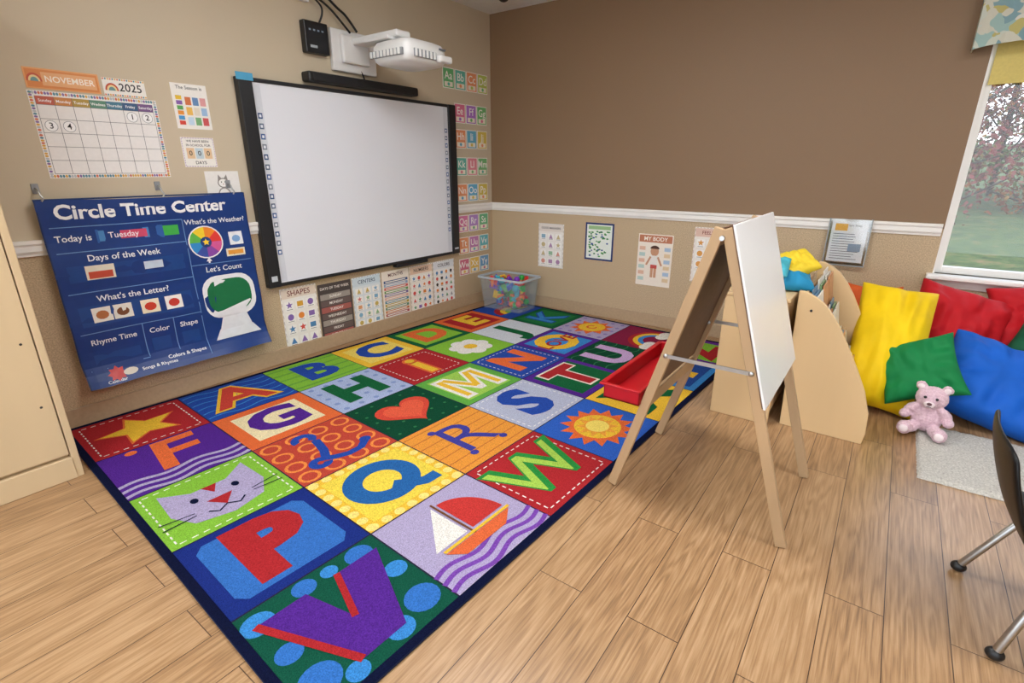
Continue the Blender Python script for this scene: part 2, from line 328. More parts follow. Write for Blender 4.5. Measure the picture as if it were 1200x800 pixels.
mp_=[(.14,.14),(.14,.86),(.36,.86),(.5,.52),(.64,.86),(.86,.86),(.86,.14),(.68,.14),(.68,.56),(.55,.22),(.45,.22),(.32,.56),(.32,.14)]
R.poly(mp_,WHT,3); R.line([(.23,.2),(.23,.8)],.08,YEL,4); R.line([(.77,.2),(.77,.8)],.08,YEL,4); R.line([(.30,.80),(.5,.34)],.08,YEL,4.4); R.line([(.70,.80),(.5,.34)],.08,YEL,4.8)
cell(4,2,BLU); R.dash(.07,.07,.93,.93,WHT,2); R.text('N',.5,.5,.85,ORG,3,.05)
cell(5,2,PUR); R.rect(.1,.1,.9,.9,SKY,2); R.text('O',.5,.5,.9,YEL,3,.05); R.text('LOVE',.5,.5,.34,RED,4,.02)
cell(6,2,LIL); [R.ell(.1+.2*a,.1+.2*c,.04,.04,'#8f7fbf',2,8) for a in range(5) for c in range(5)]; R.star(.5,.5,.4,.26,ORG,3,10); R.ell(.5,.5,.24,.24,YEL,4); R.arc(.5,.5,.06,.1,0,300,ORG,5)
cell(0,3,'#0a2880'); R.poly([(.16,.1),(.84,.1),(.9,.18),(.9,.82),(.84,.9),(.16,.9),(.1,.82),(.1,.18)],'#226cc0',2); R.text('P',.5,.5,.95,RED,3,.06)
cell(1,3,YEL); [R.ell(x_,y_,.045,.045,'#f8e07a',2,12) for k in range(8) for x_,y_ in ((.06+.125*k,.05),(.06+.125*k,.95),(.05,.06+.125*k),(.95,.06+.125*k))]; R.rect(.1,.1,.9,.9,'#f4d636',2.6)
R.arc(.48,.53,.17,.34,0,360,'#0f62a8',3.4,32); R.stroke([(.50,.40),(.60,.30),(.72,.22),(.86,.22)],.13,'#0f62a8',3.8)
cell(2,3,'#ea961a'); [R.line([(0,.08+.14*k),(1,.1+.14*k)],.015,'#c9701a',2) for k in range(7)]; R.text('R',.5,.5,.85,'#3a3a9a',3,.0); R.ell(.3,.83,.045,.045,'#3a3a9a',3,10); R.ell(.32,.2,.045,.045,'#3a3a9a',3,10); R.ell(.74,.2,.045,.045,'#3a3a9a',3,10)
cell(3,3,'#b5bbd2'); R.dash(.06,.06,.94,.94,WHT,2); R.text('S',.5,.5,.95,BLU,3,.05)
cell(4,3,PUR); R.rect(.1,.1,.9,.9,GRN,2); R.text('T',.5,.5,.9,'#f0e8d8',3,.08); R.text('T',.5,.5,.88,RED,4,.05)
cell(5,3,DGR); [R.wave(0,1,.1+.2*k,.03,3,.02,'#2a7a4a',2) for k in range(5)]; R.text('U',.5,.5,.9,'#c9a6d6',3,.05)
cell(6,3,'#8a0f40'); R.arc(.5,.25,.38,.46,0,180,RED,2); R.arc(.5,.25,.3,.38,0,180,YEL,2); R.arc(.5,.25,.22,.3,0,180,SKY,2); [R.ell(x_,.25,.13,.11,WHT,3,14) for x_ in (.14,.28,.72,.86)]
cell(0,4,'#0b5540'); [R.ell(x_,y_,r_,r_,SKY if k%2 else '#1f6fc4',2,18) for k,(x_,y_,r_) in enumerate(((.14,.2,.12),(.3,.08,.07),(.12,.5,.08),(.1,.85,.1),(.42,.9,.08),(.62,.12,.09),(.85,.2,.12),(.9,.55,.08),(.82,.88,.1),(.6,.9,.06),(.35,.3,.07)))]
R.poly([(.08,.84),(.40,.84),(.5,.42),(.62,.84),(.94,.84),(.66,.12),(.36,.12)],PUR,3); R.line([(.08,.84),(.36,.12)],.05,RED,4); R.line([(.62,.84),(.5,.42)],.045,RED,4)
cell(1,4,LIL); [R.wave(0,1,.06+.09*k,.03,2,.04,'#7a3fae',2) for k in range(3)]
R.poly([(.2,.36),(.3,.24),(.72,.24),(.88,.36)],'#e2601c',4); R.line([(.5,.36),(.5,.9)],.02,'#7a4a2a',4); R.poly([(.47,.42),(.47,.86),(.16,.42)],WHT,4); R.ell(.53,.42,.34,.44,'#c8241c',4,14,0,90); R.line([(.2,.38),(.9,.38)],.03,YEL,5)
cell(2,4,RED); R.dash(.07,.07,.93,.93,WHT,2); R.text('W',.5,.5,.84,'#1f9038',3,.05); R.text('W',.47,.5,.84,'#a8d24a',4,.0)
cell(3,4,'#155cc4'); R.star(.5,.5,.42,.3,ORG,2,14); R.ell(.5,.5,.26,.26,YEL,3); R.star(.5,.5,.24,.14,'#f0a020',4,10); R.ell(.5,.5,.13,.13,'#f7dc60',5)
cell(4,4,YEL); R.text('X',.5,.5,.9,GRN,3,.06)
cell(5,4,SKY); R.rect(.1,.1,.9,.9,'#164a9e',2); R.text('Y',.5,.5,.9,YEL,3,.06)
cell(6,4,'#6a2a9a'); R.rect(.12,.12,.88,.88,LIME,2); R.text('Z',.5,.5,.85,RED,3,.06)
R.at(0,0,1,1)
for (a,b_,c_,d_) in ((-.025,-.025,3.482,.004),(-.025,2.268,3.482,2.297),(-.025,0,.004,2.272),(3.453,0,3.482,2.272)): R.rect(a,b_,c_,d_,NAV,3)
for i in range(1,7): R.line([(i*CW,0),(i*CW,2.272)],.006,'#2a2440',1.6)
for j in range(1,5): R.line([(0,j*CH),(3.457,j*CH)],.006,'#2a2440',1.6)
th=-.0482; rx,ry=.0523,-3.522
Wv=Vector((math.cos(th),math.sin(th),0)); Lv=Vector((-math.sin(th),math.cos(th),0)); org=Vector((rx,ry,0))+Wv*2.272
MR=Matrix(((Lv.x,-Wv.x,0,org.x),(Lv.y,-Wv.y,0,org.y),(0,0,1,0),(0,0,0,1)))
rug=empty('alphabet_rug'); 
R.make('rug_pattern',MR@Matrix.Translation((0,0,.0082)),M_RUG,parent=rug)
rb=boxes('rug_backing',[(-.026,3.483,-.026,2.298,.0005,.0085)],mat('rug_backing','#0c1434',.95,200,.2),rug,.003); rb.matrix_world=MR

# ---------------------------------------------------------------- tall cabinet (left)
c=empty('storage_cabinet',(0,-.025,0))
box('carcass',.01,.545,-4.75,-3.60,.10,1.93,M_CAB,c,.003)
box('plinth',.01,.57,-4.755,-3.595,0,.10,M_CAB,c,.004)
box('side_panel',.01,.565,-3.598,-3.572,0,1.95,M_CAB,c,.003)
box('door_left',.547,.567,-4.17,-3.602,.115,1.92,M_CAB,c,.003)
box('door_right',.547,.567,-4.745,-4.176,.115,1.92,M_CAB,c,.003)
box('top',.005,.58,-4.76,-3.568,1.95,1.975,M_CAB,c,.003)
for z in (.35,.62,.95,1.02,1.5): ball('screw_cap',(.567,-3.64,z),.005,M_DARK,c,(.4,1,1),10)
for y in (-4.10,-4.24): tube('handle',[(.567,y,1.0),(.595,y,1.0),(.595,y,1.14),(.567,y,1.14)],.005,M_METAL,c,False)

# ---------------------------------------------------------------- whiteboard
wb=empty('interactive_whiteboard')
Y0,Y1,Z0,Z1=-2.37,-.54,.53,1.765
box('backing',0,.03,Y0+.01,Y1-.01,Z0+.01,Z1-.01,M_DARK,wb)
box('surface',.03,.034,Y0+.08,Y1-.08,Z0+.02,Z1-.02,M_BOARD,wb,0)
boxes('frame',[(.0,.052,Y0,Y0+.085,Z0,Z1),(.0,.052,Y1-.085,Y1,Z0,Z1),(.0,.045,Y0+.085,Y1-.085,Z1-.022,Z1),(.0,.045,Y0+.085,Y1-.085,Z0,Z0+.022)],M_DARK,wb,.006)
A=Art(.0004)
for ys in (.112,1.83-.112):
    A.rect(ys-.024,.03,ys+.024,1.205,'#d6dae2',1)
    for k in range(15):
        zc=.22+k*.058; A.rect(ys-.014,zc-.016,ys+.014,zc+.016,['#3d5f9a','#5a6a86','#2f4f80','#7d8796'][k%4],2); A.rect(ys-.007,zc-.008,ys+.007,zc+.008,'#e6ebf4',3)
A.rect(.02,.04,.06,.075,'#c9ced4',46); A.rect(1.76,.04,1.81,.055,'#c8ccd2',46)
A.make('icon_strips',leftM(Y0,Z0,.0345),M_PRINT,parent=wb)
box('corner_sticker',.053,.055,Y0-.01,Y0+.09,Z1-.02,Z1+.02,plain('sticker_blue','#4aa0c8'),wb,0)
box('pen_tray',.0,.05,-1.3,-.95,.505,.53,M_DARK,wb,.004)
sb=empty('soundbar'); box('bar_body',.0,.085,-1.93,-.99,1.785,1.845,M_BLACK,sb,.012); box('grille',.085,.088,-1.9,-1.02,1.795,1.835,M_DARK,sb,.001)
bx=empty('control_box'); box('casing',0,.05,-1.90,-1.73,1.955,2.135,M_BLACK,bx,.006)
A=Art(.0005); A.rect(.02,.02,.15,.16,'#202226',1); [A.rect(.03+.03*k,.125,.045+.03*k,.135,'#8090a0',2) for k in range(4)]; A.rect(.03,.03,.08,.045,'#a8b0b8',2); A.make('label',leftM(-1.90,1.955,.0505),M_PRINT,parent=bx)
pj=empty('projector')
box('wall_plate',0,.035,-1.70,-1.34,1.88,2.13,M_PW,pj,.008)
box('plate_cover',.035,.07,-1.64,-1.42,1.93,2.10,M_PW,pj,.012)
box('arm',.05,.50,-1.56,-1.44,2.045,2.085,M_PW,pj,.01)
box('arm_collar',.24,.46,-1.60,-1.36,2.03,2.05,M_PW,pj,.006)
def shell(name,cx,cy,z0,z1,hx,hy,m,parent):
    V=[];F=[];N=32;lv=[(0,.86),(.12,.96),(.35,1),(.7,.99),(.9,.9),(1,.72)]
    for t,s in lv:
        for k in range(N):
            a=2*math.pi*k/N; ca,sa=math.cos(a),math.sin(a)
            V.append((cx+hx*s*math.copysign(abs(ca)**.35,ca),cy+hy*s*math.copysign(abs(sa)**.35,sa),z0+(z1-z0)*t))
    for j in range(len(lv)-1):
        for k in range(N): a=j*N+k;b=j*N+(k+1)%N; F.append((a,b,b+N,a+N))
    F.append(tuple(range(N-1,-1,-1))); F.append(tuple(range((len(lv)-1)*N,len(lv)*N)))
    return mesh(name,V,F,m,parent,True)
shell('body',.46,-1.42,1.895,2.03,.175,.19,M_PW,pj)
box('vent_recess',.30,.60,-1.618,-1.602,1.925,1.965,M_GREY,pj,.004)
for k in range(9): box('louver',.31+.032*k,.328+.032*k,-1.624,-1.616,1.928,1.962,M_PW,pj,.001)
box('front_vent',.632,.642,-1.55,-1.36,1.92,1.965,M_GREY,pj,.003)
for k in range(6): box('front_louver',.640,.646,-1.545+.032*k,-1.53+.032*k,1.922,1.963,M_PW,pj,.001)
box('lens_window',.25,.29,-1.50,-1.34,1.97,2.02,M_BLACK,pj,.006)
box('badge',.635,.639,-1.33,-1.27,1.985,1.995,plain('badge_grey','#6a7078'),pj,0)
box('connector_cover',.635,.68,-1.36,-1.25,1.91,1.95,M_PW,pj,.01)
cb=empty('wall_cables')
tube('cable_a',[(.01,-1.98,2.36),(.04,-1.86,2.30),(.03,-1.70,2.25),(.05,-1.62,2.17),(.04,-1.55,2.12)],.007,M_BLACK,cb)
tube('cable_b',[(.01,-1.90,2.33),(.06,-1.80,2.26),(.05,-1.74,2.2),(.03,-1.78,2.13)],.006,M_BLACK,cb)
tube('cable_c',[(.01,-1.86,2.36),(.05,-1.76,2.32),(.05,-1.64,2.24),(.03,-1.56,2.22),(.05,-1.5,2.13)],.008,M_BLACK,cb)
tube('cable_d',[(.03,-1.48,1.90),(.035,-1.46,1.87),(.03,-1.45,1.84)],.005,M_BLACK,cb)
op=empty('wall_outlet'); box('outlet_box',0,.03,-1.96,-1.83,2.24,2.32,M_PW,op,.004); box('socket',.03,.034,-1.93,-1.86,2.26,2.30,M_GREY,op,.001)
cam_=empty('ceiling_camera'); ball('dome',(.42,-.35,H-.012),.045,M_BLACK,cam_,(1,1,.8)); box('base',.36,.48,-.41,-.29,H-.012,H,M_PW,cam_,.004)

# ---------------------------------------------------------------- posters
def base(w,h,c='#f2efe9'):
    A=Art(.0005); 
    V=bv(0,w,0,h,0,.002); A.V+=V; A.F+=BF; A.C+=[lin(c)]*6; A.V=[tuple(v) for v in A.V]; A.at(0,0,1,1)
    return A
Zb=5
A=base(.275,.085,'#e9a76a'); A.rect(.006,.006,.269,.079,'#dd8a4a',Zb); A.rect(.06,.015,.262,.07,'#e9b07c',Zb+1)
A.text('NOVEMBER',.162,.042,.036,'#fff4e6',Zb+2,.012); 
for q,c_ in ((.028,'#c9583a'),(.021,'#f0d8a0'),(.014,'#6f9a9a')): A.ell(.033,.03,q,q*1.2,c_,Zb+2+(.028-q)*100,14,0,180)
A.make('month_sign',leftM(-3.30,1.605),M_PRINT)
A=base(.18,.08); 
for k in range(18): A.ell(.005+.01*k,.005,.004,.004,['#d9795a','#5d8fa0','#e0b050'][k%3],Zb,8); A.ell(.005+.01*k,.075,.004,.004,['#d9795a','#5d8fa0','#e0b050'][k%3],Zb,8)
A.text('2025',.115,.04,.05,'#2a2a2e',Zb+1,.01)
for q,c_ in ((.028,'#c9583a'),(.021,'#f0d8a0'),(.014,'#6f9a9a')): A.ell(.035,.024,q,q*1.2,c_,Zb+2+(.028-q)*100,14,0,180)
A.make('year_sign',leftM(-3.012,1.602),M_PRINT)
w_,h_=.51,.375; A=base(w_,h_,'#f0eeec')
random.seed(5)
for k in range(46):
    for yy in (.009,h_-.009): A.ell(.008+.0109*k,yy,.005,.007,random.choice(['#d9795a','#5d8fa0','#e0b050','#8a6fa8','#c0c4c8']),Zb,7)
for k in range(33):
    for xx in (.009,w_-.009): A.ell(xx,.008+.0112*k,.007,.005,random.choice(['#d9795a','#5d8fa0','#e0b050','#8a6fa8','#c0c4c8']),Zb,7)
gx0,gx1,gy0,gy1=.022,w_-.022,.02,h_-.022
dw=(gx1-gx0)/7; hh=(gy1-gy0-.035)/5
for i,(d,c_) in enumerate(zip(['Sunday','Monday','Tuesday','Wednes','Thursday','Friday','Saturday'],['#c4604a','#cf8a4c','#b89a48','#5f8f78','#4a7f96','#3f5f86','#7a5a8a'])):
    A.rect(gx0+i*dw,gy1-.035,gx0+(i+1)*dw,gy1,c_,Zb+1); A.text(d,gx0+(i+.5)*dw,gy1-.018,.017,'#ffffff',Zb+2,.01)
for i in range(8): A.line([(gx0+i*dw,gy0),(gx0+i*dw,gy1)],.0018,'#6a6a70',Zb+2)
for j in range(6): A.line([(gx0,gy0+j*hh),(gx1,gy0+j*hh)],.0018,'#6a6a70',Zb+2)
def day(nm,i,j): 
    cx,cy=gx0+(i+.5)*dw,gy0+(5-j-.5)*hh; A.ell(cx,cy,.024,.024,'#8a8f96',Zb+3,16); A.ell(cx,cy,.022,.022,'#fafafa',Zb+4,16); A.text(nm,cx,cy,.036,'#222428',Zb+5,.01)
day('1',5,0);day('2',6,0);day('3',0,1);day('4',1,1)
A.make('wall_calendar',leftM(-3.305,1.222),M_PRINT)
def lines(A,x0,x1,y0,y1,n,c,z,w=.003,jit=.3):
    for k in range(n):
        y=y0+(y1-y0)*k/max(1,n-1); A.line([(x0,y),(x1-random.random()*jit*(x1-x0),y)],w,c,z)
A=base(.18,.225); A.text('The Season is',.09,.205,.024,'#33373c',Zb+1,.006)
for k,c_ in enumerate(['#d94a3a','#4a9ad4','#e9953a','#5aaa5a','#8a62b0','#e7c23c']): A.rect(.015,.02+k*.025,.045,.04+k*.025,c_,Zb+1)
for i in range(3):
    for j in range(3): A.rect(.06+.038*i,.02+.05*j,.09+.038*i,.06+.05*j,['#c9dff0','#f0c060','#d97a4a','#7ab07a','#e8e0d0','#6a90c0','#d05a5a','#a0c0e0','#e0a0a0'][i*3+j],Zb+1)
A.make('seasons_poster',leftM(-2.712,1.47),M_PRINT)
A=base(.172,.155); A.text('WE HAVE BEEN',.086,.135,.017,'#2a2c30',Zb+1,.006); A.text('IN SCHOOL FOR',.086,.114,.017,'#2a2c30',Zb+1,.006)
for i in range(3): A.rect(.02+.046*i,.045,.060+.046*i,.10,'#e7c7a0' if i!=1 else '#c7d8e0',Zb+1); A.text('0',.040+.046*i,.072,.036,'#333333',Zb+2,.01)
A.text('DAYS',.086,.023,.024,'#2a2c30',Zb+1,.01); A.dash(.004,.004,.168,.151,'#b9a0c8',Zb,12,.004); A.make('school_days_poster',leftM(-2.712,1.272),M_PRINT)
A=base(.19,.25,'#eceae6')
A.ell(.095,.185,.032,.028,'#8f8a86',Zb,16); A.poly([(.066,.195),(.072,.232),(.09,.208)],'#8f8a86',Zb); A.poly([(.124,.195),(.118,.232),(.10,.208)],'#8f8a86',Zb); A.ell(.095,.185,.026,.022,'#f4f2ee',Zb+1,16); A.ell(.085,.19,.003,.004,'#333333',Zb+2,8); A.ell(.105,.19,.003,.004,'#333333',Zb+2,8); A.poly([(.090,.18),(.10,.18),(.095,.174)],'#b06a6a',Zb+2); A.ell(.095,.115,.038,.045,'#9a948e',Zb,18); A.ell(.095,.115,.032,.039,'#f4f2ee',Zb+1,18)
A.make('cat_drawing_card',leftM(-2.62,1.0),M_PRINT)

# circle time banner (vinyl chart hanging from hooks)
bw_,bh_=.965,.95
B=Art(.0007); B.rect(0,0,bw_,bh_,'#0b377c',0,24,24)
def bt(t,x,y,s,c_='#e9edf2',b_=.012): B.text(t,x,y,s,c_,2,b_)
bt('Circle Time Center',.45,.888,.098,'#f2f4f6',.028)
def bl(p): B.line(p,.004,'#6c94c8',1,8)
for p in ([(.03,.82),(.60,.82)],[(.03,.70),(.60,.70)],[(.03,.50),(.60,.50)],[(.03,.295),(.60,.295)],[(.60,.03),(.60,.82)],[(.60,.56),(.94,.56)],[(.30,.10),(.30,.295)],[(.03,.10),(.60,.10)],[(.45,.10),(.45,.295)]): bl(p)
bt('Today is',.11,.765,.042); B.rect(.20,.735,.50,.80,'#2a5ea6',1); B.rect(.21,.742,.43,.794,'#4a86c0',2); B.rect(.30,.748,.42,.788,'#d04a6a',2.6); B.text('Tuesday',.315,.768,.040,'#f4e8ee',3.4,.01); B.rect(.50,.742,.575,.794,'#3fae4a',2); B.text('2025',.538,.768,.026,'#ffffff',3)
bt('Days of the Week',.30,.665,.043); B.rect(.05,.555,.57,.635,'#144488',1,6,1); B.rect(.12,.56,.24,.63,'#e8e2d0',2); B.rect(.13,.565,.23,.6,'#c8503a',3); B.rect(.37,.58,.46,.62,'#c7d4e4',2)
bt("What's the Letter?",.30,.46,.043); B.rect(.05,.33,.57,.43,'#144488',1,6,1)
for k,(x_,c1,c2) in enumerate(((.10,'#b06a3a','#e8e4da'),(.19,'#7a4a2a','#e8e4da'),(.315,'#d0402a','#f0e4c8'),(.43,'#c83a30','#f4f0ea'))): B.rect(x_,.345,x_+.085,.418,c2,2); B.ell(x_+.042,.38,.028,.022,c1,3,12)
bt('Rhyme Time',.165,.245,.04); bt('Color',.375,.245,.04); bt('Shape',.525,.245,.04)
B.rect(.06,.13,.27,.18,'#144488',1); B.rect(.33,.13,.42,.2,'#144488',1); B.rect(.48,.13,.57,.2,'#144488',1)
bt('Colors & Shapes',.48,.075,.030); bt('Songs & Rhymes',.33,.045,.026); B.star(.13,.06,.045,.03,'#c83a3a',2,8); B.ell(.19,.055,.035,.02,'#d9d2c4',2.5,12); bt('Calendar',.12,.02,.024)
bt("What's the Weather?",.775,.80,.038)
cols=['#e23a34','#f08a24','#f2cf2c','#5fb548','#2f8fd0','#3a54a8','#8a4aa8','#d85a98']
for k in range(8): B.ell(.70,.685,.085,.085,cols[k],2,5,k*45,k*45+45)
B.arc(.70,.685,.085,.092,0,360,'#f0f0f0',3,24); B.ell(.70,.685,.03,.03,'#173f7c',3,12); B.star(.70,.685,.02,.01,'#f2cf2c',4)
B.rect(.83,.655,.91,.73,'#e9ecf0',2); B.ell(.87,.69,.025,.02,'#7fa8d8',3,12); B.rect(.80,.59,.91,.635,'#e9e2c8',2); B.rect(.81,.60,.90,.625,'#e8a040',3)
B.poly([(.70,.60),(.685,.575),(.695,.575),(.695,.565),(.705,.565),(.705,.575),(.715,.575)],'#f4f4f4',2)
bt("Let's Count",.775,.525,.043)
def rr(x0,y0,x1,y1,r,c_,z,n=5):
    P=[]
    for (cx,cy,a0) in ((x1-r,y1-r,0),(x0+r,y1-r,90),(x0+r,y0+r,180),(x1-r,y0+r,270)):
        for k in range(n+1): a=math.radians(a0+90*k/n); P.append((cx+r*math.cos(a),cy+r*math.sin(a)))
    B.poly(P,c_,z)
rr(.63,.23,.93,.485,.09,'#eceef0',3); rr(.655,.262,.905,.46,.075,'#0a7042',4); B.poly([(.72,.24),(.86,.24),(.89,.15),(.69,.15)],'#e4e7ea',2); B.poly([(.69,.16),(.89,.16),(.93,.10),(.65,.10)],'#dfe3e6',1.5); B.star(.785,.19,.035,.015,'#d9b23a',3)
for k in range(3): B.ell(.74+.05*k,.125,.014,.014,cols[k*2],4,10)
for x_ in (0,bw_-.006): B.rect(x_,0,x_+.006,bh_,'#08265a',1,1,12)
def bdef(x,y,z):
    o=.044+z+.005*math.sin(x*13+y*5)+.004*math.sin(y*21+1)
    t=max(0,.14-y)/.14
    o+=.05*t*t+.006*t*math.sin(x*19); yy=y+.02*t*t-.01*math.sin(x*math.pi/bw_)*(1 if y>.9 else 0)
    if y<.2: x=x+.012*math.sin(y*9)*t
    return (x,yy,o)
bn=empty('circle_time_banner'); B.make('banner_sheet',leftM(-3.40,.18),M_VINYL,deform=bdef,parent=bn)
tube('top_batten',[(.040,-3.40,1.128),(.040,-2.44,1.128)],.004,plain('batten','#0d3266'),bn,False)
for y in (-3.37,-2.87,-2.50): tube('hook',[(.004,y,1.18),(.036,y,1.175),(.042,y,1.15),(.046,y+.012,1.135),(.044,y,1.122)],.004,M_METAL,bn); box('hook_plate',0.0005,.006,y-.014,y+.014,1.155,1.2,M_GREY,bn,.002)

random.seed(11)
def gridposter(name,M,w,h,title,bg,tc,rows,colsn,pal,tb=None,ts=.04):
    A=base(w,h,bg); A.rect(.006,h-.07,w-.006,h-.008,tb or bg,Zb); A.text(title,w/2,h-.04,ts,tc,Zb+1,.012)
    A.dash(.004,.004,w-.004,h-.004,tc,Zb,10,.002)
    x0,x1,y0,y1=.015,w-.015,.015,h-.08
    for i in range(colsn):
        for j in range(rows):
            cx0=x0+(x1-x0)*i/colsn; cx1=x0+(x1-x0)*(i+1)/colsn; cy0=y0+(y1-y0)*j/rows; cy1=y0+(y1-y0)*(j+1)/rows
            px,py=(cx1-cx0)*.1,(cy1-cy0)*.12; c_=random.choice(pal)
            A.rect(cx0+px,cy0+py,cx1-px,cy1-py,'#f7f5f0',Zb+1); k=random.random(); r=min(cx1-cx0,cy1-cy0)*.28
            mx_,my_=(cx0+cx1)/2,(cy0+cy1)/2+.004
            if k<.3: A.ell(mx_,my_,r,r,c_,Zb+2,14)
            elif k<.5: A.star(mx_,my_,r*1.2,r*.5,c_,Zb+2)
            elif k<.75: A.rect(mx_-r,my_-r*.8,mx_+r,my_+r*.8,c_,Zb+2)
            else: A.poly([(mx_-r,my_-r),(mx_+r,my_-r),(mx_,my_+r)],c_,Zb+2)
            A.line([(mx_-r,cy0+py+.006),(mx_+r,cy0+py+.006)],.003,'#55585e',Zb+2)
    return A.make(name,M,M_PRINT)
gridposter('shapes_poster',leftM(-2.285,.07),.27,.43,'SHAPES','#f1ede6','#7a3a34',4,3,['#d9534a','#e58a3a','#4f9a6a','#4f86b8','#8a6ab0','#d9a53a'],'#e5d6c6',.052)
def barposter(name,M,w,h,title,bg,tc,pal,ts=.032,labels=None):
    A=base(w,h,bg); A.text(title,w/2,h-.035,ts,tc,Zb+1,.012); n=len(pal); y0,y1=.012,h-.07
    for k,c_ in enumerate(pal):
        a=y0+(y1-y0)*k/n; b_=y0+(y1-y0)*(k+1)/n-.006; A.rect(.015,a,w-.015,b_,c_,Zb+1)
        if labels: A.text(labels[n-1-k],w/2,(a+b_)/2,(b_-a)*.62,'#f6f2ec',Zb+2,.012)
        else: A.line([(.03,(a+b_)/2),(w-.04,(a+b_)/2)],.008,'#f4f0e8',Zb+2)
    return A.make(name,M,M_PRINT)
barposter('days_of_week_poster',leftM(-2.005,.06),.285,.42,'DAYS OF THE WEEK','#4a4240','#f0e8de',['#a8605a','#6a5a58','#a09890','#6a5a58','#a8605a','#6a5a58','#a09890'],.027,['SUNDAY','MONDAY','TUESDAY','WEDNESDAY','THURSDAY','FRIDAY','SATURDAY'])
gridposter('centers_poster',leftM(-1.71,.07),.27,.41,'CENTERS','#dfe7ec','#2f4a66',5,3,['#7fb0d0','#e0a070','#8ab88a','#d07070','#c8b060'],'#cfdde6',.04)
barposter('months_poster',leftM(-1.425,.07),.285,.41,'MONTHS','#efe6da','#5a2f2a',['#c8d0d8','#a84a4a','#c9763a','#5f8a6a','#b9a03a','#4f8aa0','#e0b0a0','#7a6aa0','#6a9a5a','#d0605a','#8aa8c8','#3f5a8a'],.038)
gridposter('numbers_poster',leftM(-1.13,.07),.27,.41,'NUMBERS','#f3ede4','#4a3a34',5,4,['#d9534a','#e58a3a','#4f9a6a','#4f86b8','#8a6ab0'],'#e6c8b0',.04)
gridposter('colors_poster',leftM(-.85,.07),.27,.41,'COLORS','#f0f0ee','#333333',6,4,['#222222','#d9534a','#4f86b8','#4f9a6a','#e58a3a','#9a9a9a'],'#e0e4e8',.04)
random.seed(2)
al=empty('alphabet_cards')
rowsL=[('ABCD',1.895,.63,['#6fb878','#67bba8','#e8986a','#bdcc60']),('EFG',1.635,.50,['#e0789a','#ac78cc','#72ba72']),('HIJ',1.43,.50,['#e8986a','#68b0cc','#d8c05a']),('KLM',1.20,.50,['#68b8a8','#e08a98','#7aba7a']),('NOP',.975,.50,['#e8986a','#68b0d4','#d9c45a']),('QRS',.70,.50,['#d87aa6','#b088cc','#6fb888']),('TUV',.50,.50,['#e89a6a','#c480b8','#68b8c4']),('WXY',.30,.50,['#d07088','#e7c05a','#6fa2cc'])]
for L_,z0,y0,cl in rowsL:
    for k,ch_ in enumerate(L_):
        A=base(.138,.155,'#f3f1ec'); A.rect(.006,.006,.132,.149,cl[k],Zb); A.text(ch_+ch_.lower(),.069,.095,.085,'#f8f6f0',Zb+1,.01); A.rect(.02,.014,.118,.05,'#f2ecdc',Zb+1); A.ell(.069,.032,.016,.014,cl[(k+1)%len(cl)],Zb+2,10)
        A.make('card_'+ch_,leftM(-y0+.148*k,z0,.0005),M_PRINT,parent=al)

gridposter('manners_poster',backM(.555,.385),.27,.40,'GOOD MANNERS','#eeeae4','#3a3c40',4,3,['#d99a8a','#8ab0c8','#c8b88a','#9ac0a0','#b08ab0'],'#e4dcd4',.026)
A=base(.27,.32,'#16306a'); A.rect(.015,.015,.255,.305,'#e8efe6',Zb); A.rect(.03,.265,.24,.295,'#9ac08a',Zb+1)
random.seed(9)
for k in range(60): A.ell(.035+random.random()*.2,.03+random.random()*.22,.007+.007*random.random(),.007,random.choice(['#3f8a4a','#2f7a4a','#5aa05a','#2f8a3a','#3a5a94']),Zb+1,8)
A.make('framed_chart',backM(1.045,.50),M_PRINT)
A=base(.29,.42,'#f0e6d8'); A.rect(.008,.355,.282,.412,'#c07a5a',Zb); A.text('MY BODY',.145,.382,.045,'#f8f0e4',Zb+1,.014)
A.ell(.145,.285,.035,.04,'#c99878',Zb+1,16); A.ell(.145,.305,.038,.026,'#4a3024',Zb+2,16,0,180); A.rect(.115,.16,.175,.25,'#e8e4de',Zb+1); A.rect(.118,.145,.172,.175,'#c0504a',Zb+2); A.rect(.12,.07,.142,.16,'#c99878',Zb+1); A.rect(.148,.07,.17,.16,'#c99878',Zb+1); A.line([(.115,.24),(.08,.17)],.016,'#c99878',Zb+1); A.line([(.175,.24),(.21,.17)],.016,'#c99878',Zb+1)
for k in range(6): A.rect(.015,.04+.05*k,.065,.07+.05*k,['#b9d0c8','#e0b8a0'][k%2],Zb+1); A.rect(.225,.04+.05*k,.275,.07+.05*k,['#e0c8a0','#a8c0d8'][k%2],Zb+1)
A.make('my_body_poster',backM(1.54,.34),M_PRINT)
gridposter('feelings_poster',backM(1.99,.42),.26,.42,'FEELINGS','#efe9e0','#8a3a34',4,3,['#d99a4a','#4a8ab8','#c85a4a','#6aa86a'],'#e0c0b0',.036)
dh=empty('document_holder')
A=base(.20,.26,'#eceef0'); A.rect(.02,.2,.09,.245,'#e8b04a',Zb); A.text('Safe Sleep',.13,.235,.018,'#444444',Zb); lines(A,.015,.18,.02,.18,11,'#6a6e74',Zb,.004); A.rect(.11,.07,.18,.12,'#88a0b8',Zb+1)
A.make('sheet',backM(2.885,.68,.034),M_PRINT,parent=dh)
m,n,b=nt('acrylic'); out=n.nodes['Material Output']; tr=n.nodes.new('ShaderNodeBsdfTransparent'); tr.inputs[0].default_value=(.97,.98,.985,1); gl=n.nodes.new('ShaderNodeBsdfGlossy'); gl.inputs['Roughness'].default_value=.08
